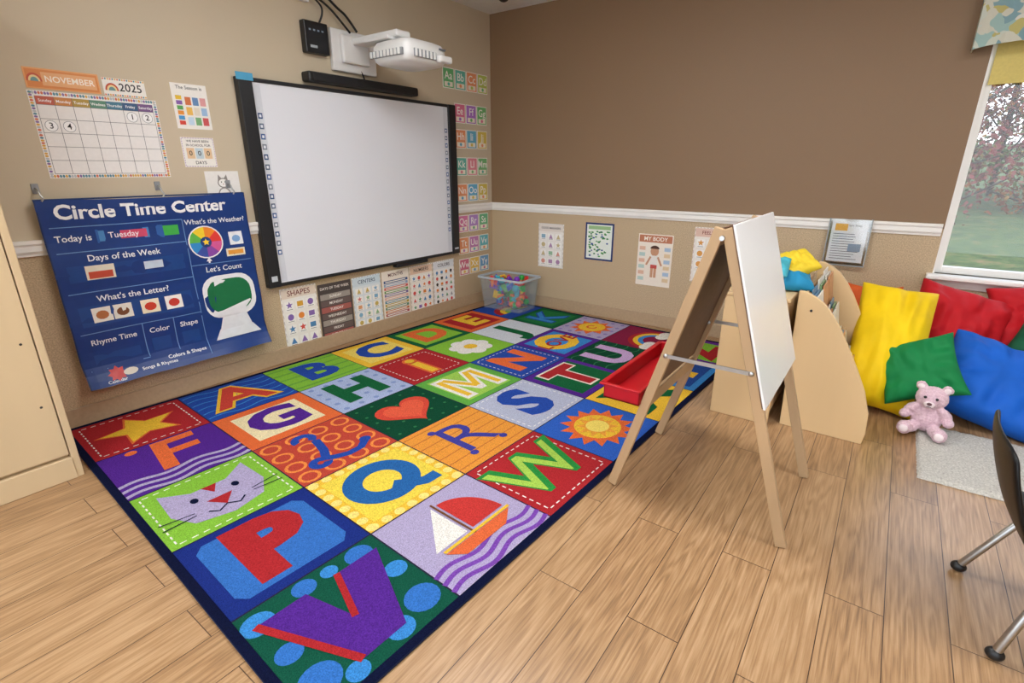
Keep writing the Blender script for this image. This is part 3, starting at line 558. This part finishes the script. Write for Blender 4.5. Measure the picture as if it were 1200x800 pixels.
ms=n.nodes.new('ShaderNodeMixShader'); ms.inputs[0].default_value=.08; n.links.new(tr.outputs[0],ms.inputs[1]); n.links.new(gl.outputs[0],ms.inputs[2]); n.links.new(ms.outputs[0],out.inputs[0]); M_ACR=m
boxes('acrylic_pocket',[(2.87,3.10,-.044,-.040,.665,.955),(2.87,3.10,-.032,-.029,.665,.955),(2.87,3.10,-.044,0,.660,.666),(2.87,2.874,-.044,-.029,.665,.955),(3.096,3.10,-.044,-.029,.665,.955)],M_ACR,dh)
boxes('pocket_edge',[(2.866,2.872,-.046,-.028,.66,.957),(3.098,3.104,-.046,-.028,.66,.957),(2.866,3.104,-.046,-.028,.655,.661)],mat('acrylic_edge','#9aa2a6',.2,10,.05),dh)

# ---------------------------------------------------------------- toy bin
m,n,b=nt('clear_bin_plastic'); out=n.nodes['Material Output']; tr=n.nodes.new('ShaderNodeBsdfTransparent'); tr.inputs[0].default_value=(.95,.97,.98,1)
ms=n.nodes.new('ShaderNodeMixShader'); ms.inputs[0].default_value=.10; b.inputs['Base Color'].default_value=(.75,.8,.84,1); b.inputs['Roughness'].default_value=.2; n.links.new(tr.outputs[0],ms.inputs[1]); n.links.new(b.outputs[0],ms.inputs[2]); n.links.new(ms.outputs[0],out.inputs[0]); M_BIN=m
tb=empty('toy_bin',(.41,-.27,.013)); 
def ringbin(z,hx,hy): 
    P=[];r=.03
    for cx,cy,a0 in ((hx-r,hy-r,0),(-hx+r,hy-r,90),(-hx+r,-hy+r,180),(hx-r,-hy+r,270)):
        for k in range(5): a=math.radians(a0+22.5*k); P.append((cx+r*math.cos(a),cy+r*math.sin(a),z))
    return P
V=[];F=[]; lv=[(0,.215,.135),(.27,.238,.158),(.275,.25,.17),(.30,.25,.17),(.30,.240,.160),(.27,.233,.153),(.006,.21,.13)]
for z,a,b_ in lv: V+=ringbin(z,a,b_)
for j in range(len(lv)-1):
    for k in range(20): a=j*20+k;b_=j*20+(k+1)%20; F.append((a,b_,b_+20,a+20))
F.append(tuple(range(19,-1,-1)));F.append(tuple(range(120,140)))
mesh('tub',V,F,M_BIN,tb)
V=ringbin(.287,.253,.173)+ringbin(.303,.253,.173)+ringbin(.303,.238,.158)+ringbin(.287,.238,.158); F=[]
for j in range(4):
    for k in range(20): a=j*20+k;b_=j*20+(k+1)%20; c2=((j+1)%4)*20+(k+1)%20; d2=((j+1)%4)*20+k; F.append((a,b_,c2,d2))
mesh('rim',V,F,plain('bin_rim','#b9c4ca',.3),tb)
M_toys=[plain('toy_'+n_,c_,.35) for n_,c_ in (('red','#e0181f'),('yellow','#f8c410'),('green','#1fa83f'),('blue','#145fd0'),('orange','#f47010'),('cyan','#2fb8d0'),('purple','#7a2fb8'))]
random.seed(4)
for k in range(90):
    z=.04+.25*random.random(); f=.85+.25*z/.28
    x=random.uniform(-.165,.165)*f;y=random.uniform(-.09,.09)*f; m_=random.choice(M_toys); s_=random.uniform(.022,.045)
    if k%4==0: ball('toy',(x,y,z),s_*.8,m_,tb,seg=10)
    else:
        o=box('block',-s_,s_,-s_*.6,s_*.6,-s_*.3,s_*.3,m_,tb,.004); o.location=(x,y,z); o.rotation_euler=(random.random()*3,random.random()*3,random.random()*3)

# ---------------------------------------------------------------- easel
ez=empty('double_sided_easel')
ya,yb=-2.295,-1.765; xt=2.775; zt=1.085; xl,xr=2.455,3.105
def ptl(z,off=0): t=(zt-z)/zt; return xt-.012+(xl-xt+.012)*t+off
def ptr(z,off=0): t=(zt-z)/zt; return xt+.012+(xr-xt-.012)*t+off
for nm,y in (('near',ya),('far',yb)):
    beam('leg_left_'+nm,(ptl(0),y,0.006),(ptl(zt),y,zt),.022,.036,M_PINE,ez)
    beam('leg_right_'+nm,(ptr(0),y,0.004),(ptr(zt),y,zt),.022,.036,M_PINE,ez)
    beam('brace_'+nm,(ptl(.62),y-.014 if nm=='near' else y+.014,.62),(ptr(.62),y-.014 if nm=='near' else y+.014,.62),.004,.014,M_METAL,ez,bevel=0)
    tube('hinge_pin_'+nm,[(xt,y-.022,zt-.03),(xt,y+.022,zt-.03)],.008,M_METAL,ez,False)
    for zz,f in ((.62,ptl),(.62,ptr)): ball('bolt',(f(zz),y-.016,zz),.009,M_METAL,ez,(1,.4,1),10)
beam('top_rail_left',(ptl(1.05),ya,1.05),(ptl(1.05),yb,1.05),.05,.02,M_PINE,ez,side=Vector((0,0,1)))
beam('top_rail_right',(ptr(1.05),ya,1.05),(ptr(1.05),yb,1.05),.05,.02,M_PINE,ez,side=Vector((0,0,1)))
beam('low_rail_left',(ptl(.42),ya,.42),(ptl(.42),yb,.42),.05,.02,M_PINE,ez,side=Vector((0,0,1)))
beam('low_rail_right',(ptr(.50),ya,.50),(ptr(.50),yb,.50),.04,.02,M_PINE,ez,side=Vector((0,0,1)))
def panel(name,f,z0,z1,y0,y1,off,th,m):
    V=[]
    for z in (z0,z1):
        for o_ in (off,off+th): 
            for y in (y0,y1): V.append((f(z,o_),y,z))
    F=[(0,1,3,2),(4,6,7,5),(0,4,5,1),(2,3,7,6),(0,2,6,4),(1,5,7,3)]
    return bev(mesh(name,V,F,m,ez),.002)
panel('white_panel',ptr,.505,1.10,-2.315,-1.715,.020,.008,M_WHITE)
panel('white_panel_back',ptr,.507,1.098,-2.313,-1.717,.016,.004,M_BROWN)
panel('brown_panel',ptl,.46,1.08,-2.285,-1.775,-.012,.010,M_BROWN)
trx1=ptl(.42)-.022; trx0=trx1-.15
boxes('paint_tray',[(trx0,trx1,ya-.03,yb+.05,.40,.408),(trx0,trx0+.006,ya-.03,yb+.05,.40,.465),(trx1-.006,trx1,ya-.03,yb+.05,.40,.465),(trx0,trx1,ya-.03,ya-.024,.40,.465),(trx0,trx1,yb+.044,yb+.05,.40,.465)],M_RED,ez,.002)
boxes('tray_rim',[(trx0-.014,trx0+.004,ya-.04,yb+.06,.458,.466),(trx1-.002,trx1+.006,ya-.04,yb+.06,.458,.466),(trx0-.014,trx1,ya-.044,ya-.026,.458,.466),(trx0-.014,trx1,yb+.046,yb+.064,.458,.466)],M_RED,ez,.002)

# ---------------------------------------------------------------- low cabinet + book display
lc=empty('low_storage_shelf')
box('front_panel',2.585,2.875,-1.345,-1.325,0.0,.655,M_MAPLE,lc,.004)
box('back_panel',2.585,2.875,-.50,-.48,0,.655,M_MAPLE,lc,.004)
box('top',2.575,2.885,-1.35,-.475,.655,.675,M_MAPLE,lc,.005)
box('mid_shelf',2.59,2.87,-1.325,-.50,.33,.348,M_MAPLE,lc,.003)
box('bottom_shelf',2.59,2.87,-1.325,-.50,.05,.068,M_MAPLE,lc,.003)
box('spine',2.862,2.874,-1.325,-.50,.068,.655,M_MAPLE,lc,.002)
pr=[(2.925,0),(3.285,0),(3.292,.06),(3.285,.16),(3.25,.27),(3.205,.365),(3.155,.46),(3.105,.55),(3.06,.615),(3.02,.66),(2.975,.69),(2.935,.708),(2.905,.71)]
pr2=[(x,z*1.07) for x,z in pr]
bd=empty('book_display_rack')
YF=-.62
extrude('side_panel_near',pr,'y',-1.29,-1.268,M_MAPLE,bd,.004)
extrude('side_panel_far',pr2,'y',YF-.022,YF,M_MAPLE,bd,.004)
for z in (.08,.62): ball('screw',(2.97,-1.291,z),.006,M_DARK,bd,(1,.4,1),10)
box('back_board',2.925,2.937,-1.268,YF-.022,.02,.69,M_MAPLE,bd,.002)
for k in range(4):
    x=3.22-.062*k; z=.07+.14*k
    box('tier_base',x-.08,x,-1.268,YF-.022,z,z+.012,M_MAPLE,bd,.002); box('tier_lip',x-.008,x+.004,-1.268,YF-.022,z,z+.05,M_MAPLE,bd,.002)
bk=empty('picture_books'); random.seed(21)
pal=['#c8a060','#5f88a8','#b8604a','#7fa070','#ece9e0','#f0ede4','#c88a5a','#e4e0d6','#d6c070','#e8e6e0']
for k in range(4):
    x=3.22-.062*k; z=.084+.14*k; y=-1.258
    while y<YF-.17:
        w_=random.uniform(.15,.20); h_=random.uniform(.17,.22)
        for q in range(3):
            yy=y+w_/2; hq=h_+.012*q-.01*(q==1)
            beam('book',(x-.018-.014*q,yy,z),(x-.050-.014*q,yy,z+hq),w_-.012*q,.006+.003*(q==1),plain('cover',random.choice(pal),.35),bk,side=Vector((0,1,0)),bevel=.001)
        y+=w_+.008

# ---------------------------------------------------------------- cushions
def fabric(name,c_,amt=.08): return mat(name,c_,.7,7,amt,.5,9,spec=.3)
def cushion(name,w,h,t,loc,rot,m,seed=0,ground=None,pinch=.1,parent=None,lump=1):
    n=32; V=[];F=[]; idx={}
    for s in (1,-1):
        for j in range(n+1):
            for i in range(n+1):
                u=-1+2*i/n; v=-1+2*j/n
                if s==-1 and (i in (0,n) or j in (0,n)): idx[(s,i,j)]=idx[(1,i,j)]; continue
                x=u*w/2*(1-pinch*(1-v*v)); y=v*h/2*(1-pinch*(1-u*u))
                q=max(0,(1-u*u)*(1-v*v)); z=s*t/2*q**.36
                f=mnoise.noise(Vector((u*2.2+seed,v*2.2,s*3)))*.22+mnoise.noise(Vector((u*5+seed,v*1.5+seed,s*5)))*.16
                r=math.hypot(u,v); a=math.atan2(v,u)
                e=max(abs(u),abs(v)); pk=math.sin((u if abs(v)>abs(u) else v)*14+seed*2)*max(0,e-.35)*(1-e)*1.6
                f=f*lump+.09*math.sin(a*7+seed)*min(1,r)**2+pk*.55
                z*=1+f*(1 if q>0 else 0); idx[(s,i,j)]=len(V)
                V.append((x,y,z-.10*t*r*r*math.sin(seed)))
        for j in range(n):
            for i in range(n):
                f_=(idx[(s,i,j)],idx[(s,i+1,j)],idx[(s,i+1,j+1)],idx[(s,i,j+1)]); F.append(f_ if s==1 else f_[::-1])
    M=Euler([math.radians(a) for a in rot],'XYZ').to_matrix().to_4x4()
    M2=Matrix.Translation(loc)@M; Vw=[M2@Vector(v) for v in V]
    if ground is not None:
        d=ground-min(v.z for v in Vw); Vw=[v+Vector((0,0,d-.015)) for v in Vw]
    Vw=[Vector((v.x,min(v.y,-.03),max(v.z,(ground or 0)+.0))) for v in Vw]
    o=mesh(name,Vw,F,m,parent,True); s_=o.modifiers.new('s','SUBSURF'); s_.levels=1; s_.render_levels=1
    return o
Ye=fabric('yellow_fabric','#f0ca0c');Re=fabric('red_fabric','#bd131e');Gr=fabric('green_fabric','#0b7a40');Bl=fabric('blue_fabric','#0f5cc0');Og=fabric('orange_fabric','#d9602a');DG=fabric('dark_green_fabric','#145a3a')
cushion('yellow_cushion',.37,.76,.24,(3.31,-.68,.31),(56,5,6),Ye,1,0,.07)
cushion('orange_cushion',.34,.60,.12,(3.17,-.16,.30),(80,0,0),Og,2,0)
cushion('red_cushion',.47,.50,.24,(3.60,-.32,.40),(58,14,6),Re,3,None)
cushion('red_cushion.001',.46,.40,.20,(3.96,-.20,.49),(55,-14,-6),Re,4,None)
cushion('green_cushion',.36,.34,.17,(3.46,-.80,.27),(56,-22,4),Gr,5,None)
cushion('blue_cushion',.54,.52,.26,(3.80,-.64,.2),(38,14,-4),Bl,6,.0)
cushion('dark_green_cushion',.44,.38,.18,(4.03,-.42,.38),(60,14,-14),DG,7,None)
fb=empty('folded_fabric_pile')
cushion('blue_cloth',.27,.24,.10,(2.80,-1.10,.72),(14,6,20),fabric('teal_fabric','#2389b4'),9,.682,.03,fb,1.8)
cushion('yellow_cloth',.20,.18,.08,(2.83,-1.04,.80),(24,-14,35),fabric('yellow_print','#e6c832'),11,.745,.0,fb,2)
cushion('green_cloth',.20,.20,.08,(2.76,-.92,.78),(20,12,-20),fabric('lime_fabric','#86b83a'),13,.70,.0,fb,2)
cushion('teal_cloth',.18,.16,.06,(2.74,-1.16,.80),(26,-10,0),fabric('aqua_fabric','#45a8b8'),15,.74,.0,fb,2)

# ---------------------------------------------------------------- mat
def shag():
    m,n,b=nt('shag_mat'); v=objcoord(n); t=noise_node(n,120,4,v,.7); r=n.nodes.new('ShaderNodeValToRGB'); r.color_ramp.elements[0].position=.3; r.color_ramp.elements[1].position=.65
    r.color_ramp.elements[0].color=(*lin('#a5a29a'),1); r.color_ramp.elements[1].color=(*lin('#dad7cf'),1); n.links.new(t.outputs['Fac'],r.inputs['Fac']); n.links.new(r.outputs['Color'],b.inputs['Base Color']); b.inputs['Roughness'].default_value=1
    bump(n,b,t.outputs['Fac'],.6,.01); return m
nx,ny=110,60; V=[];F=[]
for s in (0,1):
    for j in range(ny+1):
        for i in range(nx+1):
            x=3.50+1.10*i/nx; y=-1.48+.60*j/ny; e=i in(0,nx) or j in(0,ny)
            z=.001 if (s or e) else .014+.005*random.random()
            V.append((x+(random.random()-.5)*.004,y+(random.random()-.5)*.004,z))
for s in (0,1):
    for j in range(ny):
        for i in range(nx):
            a=s*(nx+1)*(ny+1)+j*(nx+1)+i; f=(a,a+1,a+nx+2,a+nx+1); F.append(f if s==0 else f[::-1])
mesh('shag_floor_mat',V,F,shag(),None,True)

# ---------------------------------------------------------------- teddy bear
def plush():
    m,n,b=nt('pink_plush'); v=objcoord(n); t=noise_node(n,90,4,v,.7); r=n.nodes.new('ShaderNodeValToRGB'); r.color_ramp.elements[0].position=.3; r.color_ramp.elements[1].position=.65
    r.color_ramp.elements[0].color=(*lin('#c39cac'),1); r.color_ramp.elements[1].color=(*lin('#e6c9d2'),1); n.links.new(t.outputs['Fac'],r.inputs['Fac']); n.links.new(r.outputs['Color'],b.inputs['Base Color']); b.inputs['Roughness'].default_value=1
    b.inputs['Sheen Weight'].default_value=.4; bump(n,b,t.outputs['Fac'],.6,.006); return m
M_PL=plush(); td=empty('teddy_bear',(3.525,-.98,.019)); td.rotation_euler=(0,0,math.radians(-8)); td.scale=(.88,.88,.88)
bm=bmesh.new()
def blob(loc,r,sc_,rot=(0,0,0)):
    M=Matrix.Translation(loc)@Euler([math.radians(a) for a in rot]).to_matrix().to_4x4()@Matrix.Diagonal((*sc_,1)); bmesh.ops.create_uvsphere(bm,u_segments=20,v_segments=14,radius=r,matrix=M)
blob((0,0,.085),.075,(1,.9,1.12)); blob((0,-.005,.205),.066,(1.12,.95,.98)); blob((0,-.06,.190),.03,(1.1,.9,.85))
for q in (-1,1):
    blob((q*.058,.005,.262),.026,(1,.6,1)); blob((q*.072,-.02,.125),.03,(1,.9,1.7),(20,q*-38,0)); blob((q*.098,-.035,.09),.026,(1,1,1))
    blob((q*.055,-.07,.035),.034,(1,1.8,.95),(0,0,q*22)); blob((q*.078,-.125,.042),.035,(1,.75,1.15))
me=bpy.data.meshes.new('plush_body'); bm.to_mesh(me); bm.free(); me.materials.append(M_PL)
o=link(bpy.data.objects.new('plush_body',me),td); rm=o.modifiers.new('r','REMESH'); rm.mode='VOXEL'; rm.voxel_size=.005; rm.use_smooth_shade=True; sm=o.modifiers.new('s','SMOOTH'); sm.iterations=4
tx=bpy.data.textures.new('fur','CLOUDS'); tx.noise_scale=.012; dp=o.modifiers.new('d','DISPLACE'); dp.texture=tx; dp.strength=.008
M_SOFT=plain('pale_plush','#efdfe2',.9)
for q in (-1,1):
    ball('eye',(q*.026,-.066,.222),.0075,M_BLACK,td); ball('paw_pad',(q*.078,-.147,.042),.022,M_SOFT,td,(1,.35,1)); ball('inner_ear',(q*.058,-.010,.262),.016,M_SOFT,td,(1,.4,1))
ball('muzzle',(0,-.078,.188),.022,M_SOFT,td,(1.15,.6,.85)); ball('nose',(0,-.094,.196),.009,plain('nose_brown','#5a3a40'),td,(1.3,.7,.9))
tube('mouth',[(-.01,-.092,.178),(0,-.094,.182),(.01,-.092,.178)],.0015,M_BLACK,td)

# ---------------------------------------------------------------- classroom chair (right edge)
ch=empty('classroom_chair')
cy=-2.24
V=[];F=[];n1,n2=16,14
prof=[(3.545,.60),(3.55,.55),(3.57,.48),(3.595,.41),(3.62,.36),(3.65,.325),(3.70,.305),(3.77,.30),(3.84,.305),(3.90,.31),(3.95,.30),(3.97,.285)]
for i,(x,z) in enumerate(prof):
    for j in range(n2+1):
        v=-1+2*j/n2; hw=.20 if i>4 else .195
        if i<2: hw*=(.93 if i==0 else .985)
        cur=.02*v*v if i<5 else 0
        V.append((x+cur,cy+v*hw,z+(.012*v*v if i>5 else 0)-(.02*v**6 if i==0 else 0)))
for i in range(len(prof)-1):
    for j in range(n2): a=i*(n2+1)+j; F.append((a,a+1,a+n2+2,a+n2+1))
o=mesh('shell',V,F,M_CHAIR,ch,True); s_=o.modifiers.new('s','SOLIDIFY'); s_.thickness=.014; s_=o.modifiers.new('u','SUBSURF'); s_.levels=1; s_.render_levels=2
for y,yf,xf in ((-2.09,-2.07,3.60),(-2.41,-2.43,3.655)):
    tube('leg_frame',[(xf,yf,.02),(3.71,y,.285),(3.80,y,.287),(3.90,y,.285),(4.02,yf,.02)],.0115,M_METAL,ch,False)
    for x in (xf,4.025): ball('foot_glide',(x,yf,.018),.018,M_BLACK,ch,(1.2,1,1))
tube('cross_bar',[(3.78,-2.41,.283),(3.78,-2.09,.283)],.009,M_METAL,ch,False)

# ---------------------------------------------------------------- outdoors
def grass():
    m,n,b=nt('grass'); v=objcoord(n); t=noise_node(n,3,8,v,.75); r=n.nodes.new('ShaderNodeValToRGB'); e=r.color_ramp.elements; e[0].position=.32; e[0].color=(*lin('#35432a'),1); e[1].position=.68; e[1].color=(*lin('#8a7450'),1); k=e.new(.52); k.color=(*lin('#566a38'),1)
    n.links.new(t.outputs['Fac'],r.inputs['Fac']); n.links.new(r.outputs['Color'],b.inputs['Base Color']); b.inputs['Roughness'].default_value=1; return m
nx=30;V=[];F=[]
def gz(x,y): return -.35+max(0,y-7)*.09+.08*mnoise.noise(Vector((x*.5,y*.5,0)))*min(1,y/3)
for j in range(nx+1):
    for i in range(nx+1):
        x=-12+40*i/nx; y=.16+40*j/nx; V.append((x,y,gz(x,y)))
for j in range(nx):
    for i in range(nx): a=j*(nx+1)+i; F.append((a,a+1,a+nx+2,a+nx+1))
mesh('lawn',V,F,grass(),None,True)
M_BARK=mat('bark','#4c4038',.95,12,.25,.5,20)
random.seed(12)
LM=artmat('foliage',.9,5,.2,sat=1.0,val=.6)
pals=[['#a8482c','#b85a3a','#8f402a','#c07048'],['#a87038','#b88440','#8a6438'],['#a04a48','#b06058','#8a4440'],['#6c8040','#8c9850','#a88a44'],['#b87238','#a0562c','#c89658']]
for k in range(12):
    ty=random.uniform(10,19); tx_=3.3+ty*random.uniform(.0,.42); z0=gz(tx_,ty)-.05; hgt=random.uniform(3.5,6.5)
    t=empty('autumn_tree',(tx_,ty,z0)); lean=random.uniform(-.3,.3)
    tube('trunk',[(0,0,0),(lean*.3,0,hgt*.4),(lean,0,hgt)],.07,M_BARK,t)
    L=Art(1); pal_=pals[k%len(pals)]
    for bnum in range(13):
        a=random.uniform(0,6.28); zb=random.uniform(.04,.95)*hgt; ln=random.uniform(.7,1.9)*(1.15-zb/hgt*.6); ex,ey,ez_=math.cos(a)*ln,math.sin(a)*ln,zb+random.uniform(.3,1.0)
        tube('branch',[(lean*zb/hgt,0,zb),(ex*.5,ey*.5,zb+.25),(ex,ey,ez_)],.022,M_BARK,t,res=1)
        for q in range(150):
            f=random.uniform(.15,1.1); px,py,pz=ex*f+random.gauss(0,.33),ey*f+random.gauss(0,.33),zb+(ez_-zb)*f+random.gauss(0,.32); s_=random.uniform(.03,.075)
            d1=Vector((random.gauss(0,1),random.gauss(0,1),random.gauss(0,1))).normalized()*s_; d2=Vector((random.gauss(0,1),random.gauss(0,1),random.gauss(0,1))).normalized()*s_
            o_=len(L.V); p_=Vector((px,py,pz)); L.V+=[tuple(p_-d1),tuple(p_+d2),tuple(p_+d1),tuple(p_-d2)]; L.F.append((o_,o_+1,o_+2,o_+3)); L.C.append(lin(random.choice(pal_)))
    L.make('leaves',Matrix.Identity(4),LM,parent=t)

# ---------------------------------------------------------------- world + camera
wd=bpy.data.worlds.new('sky'); sc.world=wd; wd.use_nodes=True; n=wd.node_tree; bg=n.nodes['Background']
tc=n.nodes.new('ShaderNodeTexCoord'); sp=n.nodes.new('ShaderNodeSeparateXYZ'); n.links.new(tc.outputs['Generated'],sp.inputs[0]); r=n.nodes.new('ShaderNodeValToRGB')
r.color_ramp.elements[0].position=0; r.color_ramp.elements[0].color=(.90,.95,1,1); r.color_ramp.elements[1].position=.8; r.color_ramp.elements[1].color=(.64,.79,1,1)
n.links.new(sp.outputs['Z'],r.inputs['Fac']); n.links.new(r.outputs['Color'],bg.inputs['Color']); bg.inputs['Strength'].default_value=2.6
cd=bpy.data.cameras.new('camera'); cd.sensor_width=36; cd.lens=598.29/1200*36; cd.clip_start=.02
co=bpy.data.objects.new('camera',cd); co.location=(3.2109,-4.0472,1.27); co.rotation_euler=(math.pi/2-.3283,0,.6325); COL.objects.link(co); sc.camera=co
